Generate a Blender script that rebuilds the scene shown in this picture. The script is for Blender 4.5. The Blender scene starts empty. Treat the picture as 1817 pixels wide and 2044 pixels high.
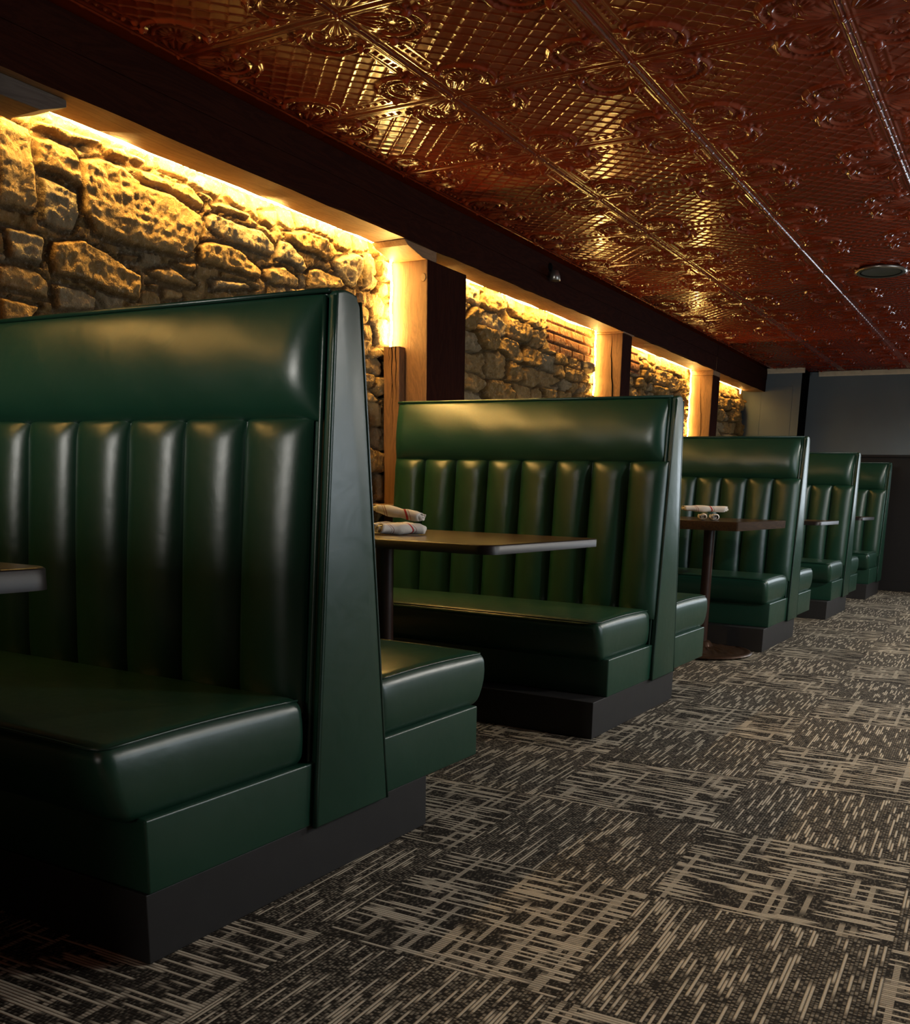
import bpy, bmesh, math, random
import numpy as np
from mathutils import Vector, Matrix

random.seed(7)
D = bpy.data
COL = bpy.context.scene.collection
PI = math.pi

# tuning constants
TIN_RES = 160
ROPE_COL = (1.0, 0.60, 0.16)
ROPE_STRENGTH, ROPE_STRENGTH2, ROPE_STRENGTH3 = 350.0, 145.0, 110.0
L_RIGHT, L_BACK, L_FAR = 60.0, 170.0, 60.0
WR = (3.4, 6.0, 0.9, 2.1)      # window in the right wall, unseen, put in for light: y0, y1, z0, z1
WB = (-3.0, -1.2, 1.75, 2.45)   # window in the back wall, unseen, put in for booth-back highlights: x0, x1, z0, z1
WF = (-0.7, 1.8, 0.9, 2.2)     # window in the far wall, beyond the right of the view, put in for light: x0, x1, z0, z1
DOWN = [(1.5, 3.9, 150.0, 'unseen added downlight right of the aisle, before the second booth'),
        (1.5, 7.3, 380.0, 'unseen added downlight right of the aisle, level with the third booth'),
        (0.7, 10.2, 150.0, 'unseen added downlight right of the aisle, toward the far wall')]
DOWN_COL = (1.0, 0.95, 0.86)
EXPOSURE = 0.0
N1A = (-2.155, 3.03, 1.12); N1B = (-2.235, 3.085, 1.12); N1C = (-2.20, 3.08, 0.35)
N2A = (-1.81, 5.71, 1.9); N2B = (-1.745, 5.74, 1.9); N2C = (-1.79, 5.68, 0.45)

# ---- helpers
def link(name, me, mat=None, parent=None, smooth=False):
    o = D.objects.new(name, me)
    COL.objects.link(o)
    if mat is not None:
        for m in (mat if isinstance(mat, (list, tuple)) else [mat]):
            me.materials.append(m)
    if smooth:
        me.polygons.foreach_set('use_smooth', [True] * len(me.polygons))
    if parent is not None:
        o.parent = parent
    return o

def obj(name, bm, mat=None, parent=None, smooth=False, recalc=True):
    if recalc:
        bmesh.ops.recalc_face_normals(bm, faces=bm.faces[:])
    me = D.meshes.new(name)
    bm.to_mesh(me)
    bm.free()
    return link(name, me, mat, parent, smooth)

def tag(o, label=None, cat=None, group=None, kind=None):
    if label: o['label'] = label
    if cat: o['category'] = cat
    if group: o['group'] = group
    if kind: o['kind'] = kind
    return o

def empty(name, loc, label, cat, group=None, rz=0.0):
    o = D.objects.new(name, None)
    o.empty_display_size = 0.1
    COL.objects.link(o)
    o.location = loc
    o.rotation_euler = (0, 0, rz)
    return tag(o, label, cat, group)

def copy_tree(o, parent=None):
    c = o.copy()
    COL.objects.link(c)
    c.parent = parent
    for ch in list(o.children):
        copy_tree(ch, c)
    return c

def auto_smooth(o, deg=35):
    me = o.data
    me.polygons.foreach_set('use_smooth', [True] * len(me.polygons))
    bm = bmesh.new(); bm.from_mesh(me)
    for e in bm.edges:
        if len(e.link_faces) == 2 and e.calc_face_angle(0) > math.radians(deg):
            e.smooth = False
    bm.to_mesh(me); bm.free()
    return o

def box(bm, x0, x1, y0, y1, z0, z1, bevel=0.0, seg=2):
    vs = [bm.verts.new((x, y, z)) for x in (x0, x1) for y in (y0, y1) for z in (z0, z1)]
    idx = [(0, 1, 3, 2), (4, 6, 7, 5), (0, 4, 5, 1), (2, 3, 7, 6), (0, 2, 6, 4), (1, 5, 7, 3)]
    fs = [bm.faces.new([vs[i] for i in f]) for f in idx]
    if bevel > 0:
        es = list({e for f in fs for e in f.edges})
        bmesh.ops.bevel(bm, geom=es, offset=bevel, segments=seg, profile=0.5, affect='EDGES')
    return bm

def prism(bm, poly, axis, a, b, bevel=0.0, seg=3):
    """poly = 2D points; axis 'x': poly is (y,z); axis 'z': poly is (x,y); axis 'y': poly is (x,z)"""
    def P(p, t):
        if axis == 'x': return (t, p[0], p[1])
        if axis == 'z': return (p[0], p[1], t)
        return (p[0], t, p[1])
    lo = [bm.verts.new(P(p, a)) for p in poly]
    hi = [bm.verts.new(P(p, b)) for p in poly]
    n = len(poly)
    fs = [bm.faces.new(lo[::-1]), bm.faces.new(hi)]
    for i in range(n):
        fs.append(bm.faces.new((lo[i], lo[(i + 1) % n], hi[(i + 1) % n], hi[i])))
    if bevel > 0:
        bmesh.ops.recalc_face_normals(bm, faces=fs)
        es = list({e for f in fs for e in f.edges if e.is_valid and e.calc_face_angle(0) > 0.45})
        bmesh.ops.bevel(bm, geom=es, offset=bevel, segments=seg, profile=0.5, affect='EDGES')
    return bm

def tube(bm, pts, r, n=8, closed=False, rfun=None):
    pts = [Vector(p) for p in pts]
    rings = []
    m = len(pts)
    up = Vector((0.13, 0.21, 0.97)).normalized()
    prev = None
    for i, p in enumerate(pts):
        if closed:
            t = (pts[(i + 1) % m] - pts[i - 1]).normalized()
        else:
            t = (pts[min(i + 1, m - 1)] - pts[max(i - 1, 0)]).normalized()
        if prev is None:
            a = t.cross(up)
            if a.length < 1e-3: a = t.cross(Vector((1, 0, 0)))
            a.normalize()
        else:
            a = (prev - t * prev.dot(t)).normalized()
        prev = a
        b = t.cross(a)
        rr = r if rfun is None else rfun(i)
        rings.append([bm.verts.new(p + (a * math.cos(2 * PI * k / n) + b * math.sin(2 * PI * k / n)) * rr) for k in range(n)])
    last = m if closed else m - 1
    for i in range(last):
        A, B = rings[i], rings[(i + 1) % m]
        for k in range(n):
            bm.faces.new((A[k], A[(k + 1) % n], B[(k + 1) % n], B[k]))
    if not closed:
        bm.faces.new(rings[0][::-1]); bm.faces.new(rings[-1])
    return bm

def lathe(bm, prof, n=48, cx=0, cy=0, hfun=None):
    rings = []
    for (r, z) in prof:
        ring = []
        for k in range(n):
            a = 2 * PI * k / n
            dz = hfun(r, a, z) if hfun else 0
            ring.append(bm.verts.new((cx + r * math.cos(a), cy + r * math.sin(a), z + dz)))
        rings.append(ring)
    for A, B in zip(rings, rings[1:]):
        for k in range(n):
            bm.faces.new((A[k], A[(k + 1) % n], B[(k + 1) % n], B[k]))
    bm.faces.new(rings[0][::-1]); bm.faces.new(rings[-1])
    return bm

def samples(a, b, r, n):
    """sample positions between a and b, denser inside the corner radius r"""
    k = 5
    s = [a + r * (1 - math.cos(PI / 2 * i / k)) for i in range(k)]
    mid = [a + r + (b - a - 2 * r) * i / n for i in range(n + 1)]
    e = [b - r * (1 - math.cos(PI / 2 * i / k)) for i in range(k)][::-1]
    return s + mid + e

def rbox(bm, x0, x1, y0, y1, z0, z1, r, nx=6, ny=6, nz=4, warp=None):
    """box with rounded edges of radius r, gridded so that it can be warped"""
    X, Y, Z = samples(x0, x1, r, nx), samples(y0, y1, r, ny), samples(z0, z1, r, nz)
    cache = {}
    def V(i, j, k):
        key = (i, j, k)
        if key not in cache:
            p = Vector((X[i], Y[j], Z[k]))
            q = Vector((min(max(p.x, x0 + r), x1 - r), min(max(p.y, y0 + r), y1 - r), min(max(p.z, z0 + r), z1 - r)))
            d = p - q
            if d.length > 1e-9:
                p = q + d.normalized() * min(r, max(abs(d.x), abs(d.y), abs(d.z)) if False else r)
            if warp: p = Vector(warp(p))
            cache[key] = bm.verts.new(p)
        return cache[key]
    a, b, c = len(X) - 1, len(Y) - 1, len(Z) - 1
    for i in range(a):
        for j in range(b):
            bm.faces.new((V(i, j, 0), V(i, j + 1, 0), V(i + 1, j + 1, 0), V(i + 1, j, 0)))
            bm.faces.new((V(i, j, c), V(i + 1, j, c), V(i + 1, j + 1, c), V(i, j + 1, c)))
    for i in range(a):
        for k in range(c):
            bm.faces.new((V(i, 0, k), V(i + 1, 0, k), V(i + 1, 0, k + 1), V(i, 0, k + 1)))
            bm.faces.new((V(i, b, k), V(i, b, k + 1), V(i + 1, b, k + 1), V(i + 1, b, k)))
    for j in range(b):
        for k in range(c):
            bm.faces.new((V(0, j, k), V(0, j, k + 1), V(0, j + 1, k + 1), V(0, j + 1, k)))
            bm.faces.new((V(a, j, k), V(a, j + 1, k), V(a, j + 1, k + 1), V(a, j, k + 1)))
    return bm

def grid_mesh(name, P, faces_flip=False):
    """P: array (n,m,3) -> mesh"""
    n, m = P.shape[:2]
    me = D.meshes.new(name)
    me.vertices.add(n * m)
    me.vertices.foreach_set('co', P.reshape(-1).astype(np.float32))
    i = np.arange((n - 1) * (m - 1))
    r, c = i // (m - 1), i % (m - 1)
    a = r * m + c
    q = np.stack([a, a + 1, a + m + 1, a + m], 1) if not faces_flip else np.stack([a, a + m, a + m + 1, a + 1], 1)
    me.loops.add(q.size)
    me.loops.foreach_set('vertex_index', q.reshape(-1).astype(np.int32))
    me.polygons.add(len(q))
    me.polygons.foreach_set('loop_start', (np.arange(len(q)) * 4).astype(np.int32))
    me.polygons.foreach_set('use_smooth', np.ones(len(q), dtype=bool))
    me.update(calc_edges=True)
    me.validate()
    return me

# numpy value noise -------------------------------------------------
def hash2(ix, iy, seed=0):
    h = (ix.astype(np.int64) * 374761393 + iy.astype(np.int64) * 668265263 + seed * 974634777) & 0xffffffff
    h = ((h ^ (h >> 13)) * 1274126177) & 0xffffffff
    h = (h ^ (h >> 16)) & 0xffffffff
    return h.astype(np.float64) / 4294967295.0

def vnoise(x, y, seed=0):
    ix, iy = np.floor(x), np.floor(y)
    fx, fy = x - ix, y - iy
    ix, iy = ix.astype(np.int64), iy.astype(np.int64)
    fx = fx * fx * fx * (fx * (fx * 6 - 15) + 10); fy = fy * fy * fy * (fy * (fy * 6 - 15) + 10)
    a = hash2(ix, iy, seed); b = hash2(ix + 1, iy, seed); c = hash2(ix, iy + 1, seed); d = hash2(ix + 1, iy + 1, seed)
    return (a * (1 - fx) + b * fx) * (1 - fy) + (c * (1 - fx) + d * fx) * fy

def fbm(x, y, seed=0, oct=4, ridged=False):
    s = np.zeros_like(x, dtype=float); amp = 1.0; tot = 0
    for o in range(oct):
        v = vnoise(x * 2 ** o + 17.3 * o, y * 2 ** o - 9.1 * o, seed + o)
        if ridged: v = 1 - np.abs(2 * v - 1)
        s += amp * v; tot += amp; amp *= 0.5
    return s / tot

def smooth01(x):
    x = np.clip(x, 0, 1)
    return x * x * (3 - 2 * x)

# ------------------------------------------------------------------ materials
def new_mat(name):
    m = D.materials.new(name)
    m.use_nodes = True
    nt = m.node_tree
    b = nt.nodes['Principled BSDF']
    return m, nt, b

class NT:
    """tiny helper to write node graphs"""
    def __init__(s, nt): s.nt = nt
    def n(s, t, **kw):
        nd = s.nt.nodes.new(t)
        for k, v in kw.items(): setattr(nd, k, v)
        return nd
    def put(s, sock, v):
        if isinstance(v, bpy.types.NodeSocket): s.nt.links.new(v, sock)
        else: sock.default_value = v
    def m(s, op, a, b=None, c=None, clamp=False):
        nd = s.n('ShaderNodeMath', operation=op, use_clamp=clamp)
        s.put(nd.inputs[0], a)
        if b is not None: s.put(nd.inputs[1], b)
        if c is not None: s.put(nd.inputs[2], c)
        return nd.outputs[0]
    def vec(s, x, y, z=0.0):
        nd = s.n('ShaderNodeCombineXYZ')
        s.put(nd.inputs[0], x); s.put(nd.inputs[1], y); s.put(nd.inputs[2], z)
        return nd.outputs[0]
    def sep(s, v):
        nd = s.n('ShaderNodeSeparateXYZ'); s.put(nd.inputs[0], v)
        return nd.outputs
    def coord(s, which='Object'):
        return s.n('ShaderNodeTexCoord').outputs[which]
    def mapping(s, v, scale=(1, 1, 1), rot=(0, 0, 0), loc=(0, 0, 0)):
        nd = s.n('ShaderNodeMapping'); s.put(nd.inputs['Vector'], v)
        nd.inputs['Scale'].default_value = scale; nd.inputs['Rotation'].default_value = rot
        nd.inputs['Location'].default_value = loc
        return nd.outputs[0]
    def noise(s, v, scale, detail=2.0, rough=0.5, dist=0.0, out='Fac'):
        nd = s.n('ShaderNodeTexNoise'); s.put(nd.inputs['Vector'], v)
        nd.inputs['Scale'].default_value = scale; nd.inputs['Detail'].default_value = detail
        nd.inputs['Roughness'].default_value = rough; nd.inputs['Distortion'].default_value = dist
        return nd.outputs[out]
    def white(s, v, out='Value'):
        nd = s.n('ShaderNodeTexWhiteNoise'); s.put(nd.inputs['Vector'], v)
        return nd.outputs[out]
    def ramp(s, f, stops, interp='LINEAR'):
        nd = s.n('ShaderNodeValToRGB'); s.put(nd.inputs[0], f)
        cr = nd.color_ramp; cr.interpolation = interp
        while len(cr.elements) < len(stops): cr.elements.new(0.5)
        for e, (p, c) in zip(cr.elements, stops):
            e.position = p; e.color = (c[0], c[1], c[2], 1)
        return nd.outputs[0]
    def mix(s, f, a, b):
        nd = s.n('ShaderNodeMix', data_type='RGBA')
        s.put(nd.inputs[0], f); s.put(nd.inputs[6], a); s.put(nd.inputs[7], b)
        return nd.outputs[2]
    def bump(s, h, strength=0.3, dist=0.01, normal=None):
        nd = s.n('ShaderNodeBump'); s.put(nd.inputs['Height'], h)
        nd.inputs['Strength'].default_value = strength; nd.inputs['Distance'].default_value = dist
        if normal is not None: s.put(nd.inputs['Normal'], normal)
        return nd.outputs[0]

def c4(c): return (c[0], c[1], c[2], 1.0)

def mat_vinyl(name, col):
    m, nt, b = new_mat(name); N = NT(nt)
    co = N.coord()
    big = N.noise(co, 3.0, 3)
    b.inputs['Base Color'].default_value = c4(col)
    N.put(b.inputs['Base Color'], N.mix(big, c4([c * 0.8 for c in col]), c4([c * 1.15 for c in col])))
    N.put(b.inputs['Roughness'], N.m('MULTIPLY_ADD', N.noise(co, 40, 3), 0.10, ROUGH_VINYL))
    b.inputs['Specular IOR Level'].default_value = 0.65
    fine = N.noise(co, 900, 2)
    wr = N.noise(N.mapping(co, (1, 1, 1)), 9, 3, 0.5, 0.6)
    n1 = N.bump(fine, 0.12, 0.001)
    N.put(b.inputs['Normal'], N.bump(wr, 0.25, 0.006, n1))
    return m

def mat_plain(name, col, rough=0.5, spec=0.5, metal=0.0, noise_amt=0.2, bump=0.0, scale=20):
    m, nt, b = new_mat(name); N = NT(nt)
    co = N.coord()
    f = N.noise(co, scale, 4)
    lo = [max(0, c * (1 - noise_amt)) for c in col]; hi = [c * (1 + noise_amt) for c in col]
    N.put(b.inputs['Base Color'], N.mix(f, c4(lo), c4(hi)))
    b.inputs['Roughness'].default_value = rough
    b.inputs['Specular IOR Level'].default_value = spec
    b.inputs['Metallic'].default_value = metal
    if bump: N.put(b.inputs['Normal'], N.bump(f, bump, 0.004))
    return m

def mat_wood(name, c1, c2, axis='y', rough=0.55, knots=True, bump=0.3, scale=1.0):
    m, nt, b = new_mat(name); N = NT(nt)
    co = N.coord()
    sc = {'x': (0.12, 1, 1), 'y': (1, 0.12, 1), 'z': (1, 1, 0.12)}[axis]
    v = N.mapping(co, sc)
    g1 = N.noise(v, 9 * scale, 5, 0.6, 1.2)
    wave = N.m('FRACT', N.m('MULTIPLY', g1, 9.0))
    wave = N.m('ABSOLUTE', N.m('MULTIPLY_ADD', wave, 2.0, -1.0))
    g2 = N.noise(N.mapping(co, {'x': (0.02, 1, 1), 'y': (1, 0.02, 1), 'z': (1, 1, 0.02)}[axis]), 140 * scale, 3, 0.7)
    f = N.m('ADD', N.m('MULTIPLY', wave, 0.55), N.m('MULTIPLY', g2, 0.45), clamp=True)
    colr = N.mix(f, c4(c1), c4(c2))
    if knots:
        vd = N.n('ShaderNodeTexVoronoi'); N.put(vd.inputs['Vector'], N.mapping(co, {'x': (0.5, 1, 1), 'y': (1, 0.5, 1), 'z': (1, 1, 0.5)}[axis]))
        vd.inputs['Scale'].default_value = 2.6
        k = N.ramp(vd.outputs['Distance'], [(0.0, (1, 1, 1)), (0.035, (0.8, 0.8, 0.8)), (0.075, (0, 0, 0))])
        colr = N.mix(N.m('MULTIPLY', k, 0.7), colr, c4([c * 0.3 for c in c1]))
    N.put(b.inputs['Base Color'], colr)
    b.inputs['Roughness'].default_value = rough if max(c2) > 0.06 or 'table' in name else 0.8
    b.inputs['Specular IOR Level'].default_value = 0.35 if max(c2) > 0.06 or 'table' in name else 0.06
    N.put(b.inputs['Normal'], N.bump(f, bump, 0.003))
    return m
ROUGH_VINYL = 0.29
M = {}
M['vinyl'] = mat_vinyl('green_vinyl', (0.0085, 0.047, 0.027))
M['piping'] = mat_vinyl('green_piping', (0.006, 0.035, 0.022))
M['toe'] = mat_plain('toe_black', (0.021, 0.020, 0.020), 0.55, 0.4, bump=0.05)
M['edge_black'] = mat_plain('table_edge', (0.012, 0.009, 0.008), 0.42, 0.35)
M['edge_wood'] = mat_wood('dark_edge_wood', (0.020, 0.011, 0.006), (0.050, 0.028, 0.014), 'y', 0.6, False, 0.05)
M['iron'] = mat_plain('cast_iron', (0.06, 0.032, 0.018), 0.35, 0.5, 0.5, 0.3)
M['pole'] = mat_plain('pole_brown', (0.03, 0.012, 0.008), 0.3, 0.5)
M['table'] = mat_wood('table_wood', (0.030, 0.016, 0.008), (0.055, 0.030, 0.014), 'x', 0.28, False, 0.03)
M['beam'] = mat_wood('honey_timber', (0.20, 0.105, 0.045), (0.34, 0.19, 0.085), 'y', 0.6)
M['knot'] = mat_plain('wood_knot', (0.2, 0.12, 0.06), 0.6, 0.3, 0, 0.3, 0.1, 60)
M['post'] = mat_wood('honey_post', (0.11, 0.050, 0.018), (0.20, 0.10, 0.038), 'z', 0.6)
M['beam_dark'] = mat_wood('shaded_timber', (0.018, 0.0032, 0.0014), (0.038, 0.0085, 0.003), 'y', 0.5, False, 0.25)  # red-brown aisle face of the beam, its shade put into the colour
M['post_dark'] = mat_wood('shaded_post', (0.018, 0.0032, 0.0014), (0.038, 0.0085, 0.003), 'z', 0.5, False, 0.25)  # same for the posts: unlit aisle side darkened in the colour
M['grey_wood'] = mat_wood('grey_wood', (0.09, 0.06, 0.045), (0.16, 0.12, 0.09), 'y', 0.7, False)
M['wallblue'] = mat_plain('blue_grey_paint', (0.11, 0.138, 0.155), 0.55, 0.4, 0, 0.12, 0.1, 4)
M['walldark'] = mat_plain('dark_wainscot', (0.008, 0.007, 0.007), 0.6, 0.3)
M['cream'] = mat_plain('cream_trim', (0.70, 0.58, 0.42), 0.5, 0.4)
M['plaster'] = mat_plain('dark_plaster', (0.05, 0.05, 0.05), 0.8, 0.3)
M['metal'] = mat_plain('bare_metal', (0.35, 0.33, 0.30), 0.3, 0.5, 0.9)
M['black'] = mat_plain('matt_black', (0.002, 0.002, 0.002), 0.9, 0.05)
M['whiteframe'] = mat_plain('white_frame', (0.6, 0.6, 0.58), 0.5)

def mat_emit(name, col, strength):
    m, nt, b = new_mat(name)
    b.inputs['Base Color'].default_value = c4(col)
    b.inputs['Emission Color'].default_value = c4(col)
    b.inputs['Emission Strength'].default_value = strength
    return m
M['rope'] = mat_emit('warm_rope_light', ROPE_COL, ROPE_STRENGTH)
M['rope2'] = mat_emit('warm_rope_light_far', ROPE_COL, ROPE_STRENGTH2)
M['rope3'] = mat_emit('warm_rope_light_dim', ROPE_COL, ROPE_STRENGTH3)

def mat_glass():
    m, nt, b = new_mat('window_glass'); N = NT(nt)
    tr = N.n('ShaderNodeBsdfTransparent'); gl = N.n('ShaderNodeBsdfGlossy'); mx = N.n('ShaderNodeMixShader')
    gl.inputs['Roughness'].default_value = 0.02; mx.inputs[0].default_value = 0.06
    nt.links.new(tr.outputs[0], mx.inputs[1]); nt.links.new(gl.outputs[0], mx.inputs[2])
    nt.links.new(mx.outputs[0], nt.nodes['Material Output'].inputs[0])
    return m
M['glass'] = mat_glass()

def mat_tin():
    m, nt, b = new_mat('red_tin'); N = NT(nt)
    co = N.coord('Generated')
    co = N.n('ShaderNodeNewGeometry').outputs['Position']
    f = N.noise(co, 2.5, 4)
    N.put(b.inputs['Base Color'], N.mix(f, c4((0.20, 0.020, 0.004)), c4((0.31, 0.034, 0.006))))
    N.put(b.inputs['Roughness'], N.m('MULTIPLY_ADD', N.noise(co, 14, 4), 0.07, 0.155))
    b.inputs['Specular IOR Level'].default_value = 0.75
    b.inputs['Coat Weight'].default_value = 0.0
    b.inputs['Metallic'].default_value = 0.0
    N.put(b.inputs['Normal'], N.bump(N.noise(co, 6, 2), 0.10, 0.004))
    return m
M['tin'] = mat_tin()

def mat_carpet():
    m, nt, b = new_mat('carpet_tiles'); N = NT(nt)
    p = N.n('ShaderNodeNewGeometry').outputs['Position']
    x, y, z = N.sep(p)
    a = 0.0375; t = 0.5902; ox, oy = -0.8066, 3.3543
    dx = N.m('SUBTRACT', x, ox); dy = N.m('SUBTRACT', y, oy)
    ca, sa = math.cos(a) / t, math.sin(a) / t
    u = N.m('ADD', N.m('MULTIPLY', dx, ca), N.m('MULTIPLY', dy, sa))
    v = N.m('SUBTRACT', N.m('MULTIPLY', dy, ca), N.m('MULTIPLY', dx, sa))
    ti, tj = N.m('FLOOR', u), N.m('FLOOR', v)
    par = N.m('FLOORED_MODULO', N.m('ADD', ti, tj), 2.0)     # 0 cross hatch, 1 stripes
    K = 70.0
    def tile(along, across, seed, thr, dthr, dense):
        r = N.m('FLOOR', N.m('MULTIPLY', across, K))
        fr = N.m('FRACT', N.m('MULTIPLY', across, K))
        prof = N.m('SUBTRACT', 1.0, N.m('POWER', N.m('ABSOLUTE', N.m('MULTIPLY_ADD', fr, 2.0, -1.0)), 3.0))
        h = N.m('MULTIPLY', N.white(N.vec(r, seed, N.m('ADD', ti, N.m('MULTIPLY', tj, 13.0)))), 40.0)
        dash = N.noise(N.vec(N.m('MULTIPLY', r, 17.31), N.m('ADD', N.m('MULTIPLY', along, dense), h), seed), 1.0, 0.0)
        dash = N.m('MULTIPLY', N.m('SUBTRACT', dash, thr), 22.0, clamp=True)
        dots = N.noise(N.vec(N.m('MULTIPLY', r, 23.71), N.m('MULTIPLY', along, 75.0), seed + 3.0), 1.0, 1.0)
        dots = N.m('MULTIPLY', N.m('SUBTRACT', dots, dthr), 5.0, clamp=True)
        return dash, dots, prof
    d1, o1, p1 = tile(v, u, 1.0, 0.575, 0.44, 4.0)
    d2, o2, p2 = tile(u, v, 2.0, 0.545, 0.50, 3.0)
    rc = N.m('FLOOR', N.m('MULTIPLY', u, 42.0))
    sel = N.m('GREATER_THAN', N.white(N.vec(rc, tj, 5.0)), 0.55)
    ext = N.noise(N.vec(N.m('MULTIPLY', rc, 19.13), N.m('MULTIPLY', v, 3.0), 4.0), 1.0, 0.0)
    bar = N.m('MULTIPLY', N.m('MULTIPLY', N.m('SUBTRACT', ext, 0.54), 15.0, clamp=True), sel)
    stripes = N.m('MAXIMUM', d1, N.m('MULTIPLY', o1, 0.45))
    cross = N.m('MAXIMUM', N.m('MAXIMUM', d2, N.m('MULTIPLY', bar, 0.75)), N.m('MULTIPLY', o2, 0.30))
    f1 = N.m('MULTIPLY', stripes, p1); f2 = N.m('MULTIPLY', cross, N.m('MULTIPLY_ADD', p2, 0.75, 0.25))
    f = N.m('ADD', N.m('MULTIPLY', f1, par), N.m('MULTIPLY', f2, N.m('SUBTRACT', 1.0, par)))
    # joint between tiles
    fu, fv = N.m('FRACT', u), N.m('FRACT', v)
    eu = N.m('MINIMUM', fu, N.m('SUBTRACT', 1.0, fu)); ev = N.m('MINIMUM', fv, N.m('SUBTRACT', 1.0, fv))
    joint = N.m('MULTIPLY', N.m('MINIMUM', eu, ev), 180.0, clamp=True)
    f = N.m('MULTIPLY', f, N.m('MULTIPLY_ADD', joint, 0.5, 0.5))
    fuzz = N.noise(p, 260, 2)
    f = N.m('MULTIPLY', f, N.m('MULTIPLY_ADD', fuzz, 0.7, 0.62), clamp=True)
    col = N.mix(f, c4((0.022, 0.018, 0.013)), c4((0.58, 0.51, 0.385)))
    tone = N.white(N.vec(ti, tj, 9.0))
    N.put(b.inputs['Base Color'], N.mix(N.m('MULTIPLY', tone, 0.12), col, c4((0.02, 0.017, 0.013))))
    b.inputs['Roughness'].default_value = 0.95
    b.inputs['Specular IOR Level'].default_value = 0.15
    hgt = N.m('ADD', N.m('MULTIPLY', N.m('ADD', N.m('MULTIPLY', p1, par), N.m('MULTIPLY', p2, N.m('SUBTRACT', 1.0, par))), 0.5), N.m('MULTIPLY', f, 0.6))
    N.put(b.inputs['Normal'], N.bump(hgt, 0.6, 0.004))
    return m
M['carpet'] = mat_carpet()

def mat_stone():
    m, nt, b = new_mat('rubble_stone'); N = NT(nt)
    co = N.coord()
    at = N.n('ShaderNodeAttribute', attribute_name='Col').outputs['Color']
    f = N.noise(co, 14, 6, 0.65)
    g = N.noise(N.mapping(co, (1, 1, 1)), 45, 5, 0.7)
    col = N.mix(N.m('MULTIPLY', N.m('SUBTRACT', f, 0.3), 1.6, clamp=True), N.mix(0.55, at, c4((0.06, 0.03, 0.012))), at)
    col = N.mix(N.ramp(g, [(0.55, (0, 0, 0)), (0.72, (0.45, 0.45, 0.45))]), col, c4((0.62, 0.52, 0.38)))
    N.put(b.inputs['Base Color'], col)
    b.inputs['Roughness'].default_value = 0.85
    b.inputs['Specular IOR Level'].default_value = 0.25
    n1 = N.bump(N.noise(co, 110, 4, 0.7), 0.5, 0.003)
    n2 = N.bump(g, 0.9, 0.009, n1)
    N.put(b.inputs['Normal'], N.bump(f, 0.9, 0.018, n2))
    return m
M['stone'] = mat_stone()

def mat_napkin():
    m, nt, b = new_mat('striped_napkin'); N = NT(nt)
    x, y, z = N.sep(N.coord())
    # woven stripes run round the roll near both ends
    ax = N.m('ADD', x, N.m('ADD', N.m('MULTIPLY', z, 0.5), N.m('MULTIPLY', y, 0.4)))
    def band(c, w):
        return N.m('LESS_THAN', N.m('ABSOLUTE', N.m('SUBTRACT', ax, c)), w)
    s1 = band(0.028, 0.0045); s2 = N.m('MAXIMUM', band(0.042, 0.0014), N.m('MAXIMUM', band(-0.055, 0.002), band(-0.064, 0.0012)))
    col = N.mix(s2, c4((0.72, 0.66, 0.58)), c4((0.40, 0.22, 0.18)))
    col = N.mix(s1, col, c4((0.45, 0.035, 0.03)))
    N.put(b.inputs['Base Color'], col)
    b.inputs['Roughness'].default_value = 0.9
    N.put(b.inputs['Normal'], N.bump(N.noise(N.coord(), 70, 3), 0.3, 0.003))
    return m
M['napkin'] = mat_napkin()

# ------------------------------------------------------------------ setting
CEIL = 2.527
WALL_X = -3.30
FAR_Y = 12.10
PIL_Y = 11.70
PIL_X = -2.637
RIGHT_X = 2.20
BACK_Y = -3.40

def struct(name, bm, m, smooth=False):
    o = obj(name, bm, m, smooth=smooth); o['kind'] = 'structure'
    return o

# floor
struct('floor', box(bmesh.new(), WALL_X - 0.3, RIGHT_X + 0.1, BACK_Y - 0.1, FAR_Y + 0.1, -0.05, 0.0), M['carpet'])

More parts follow.
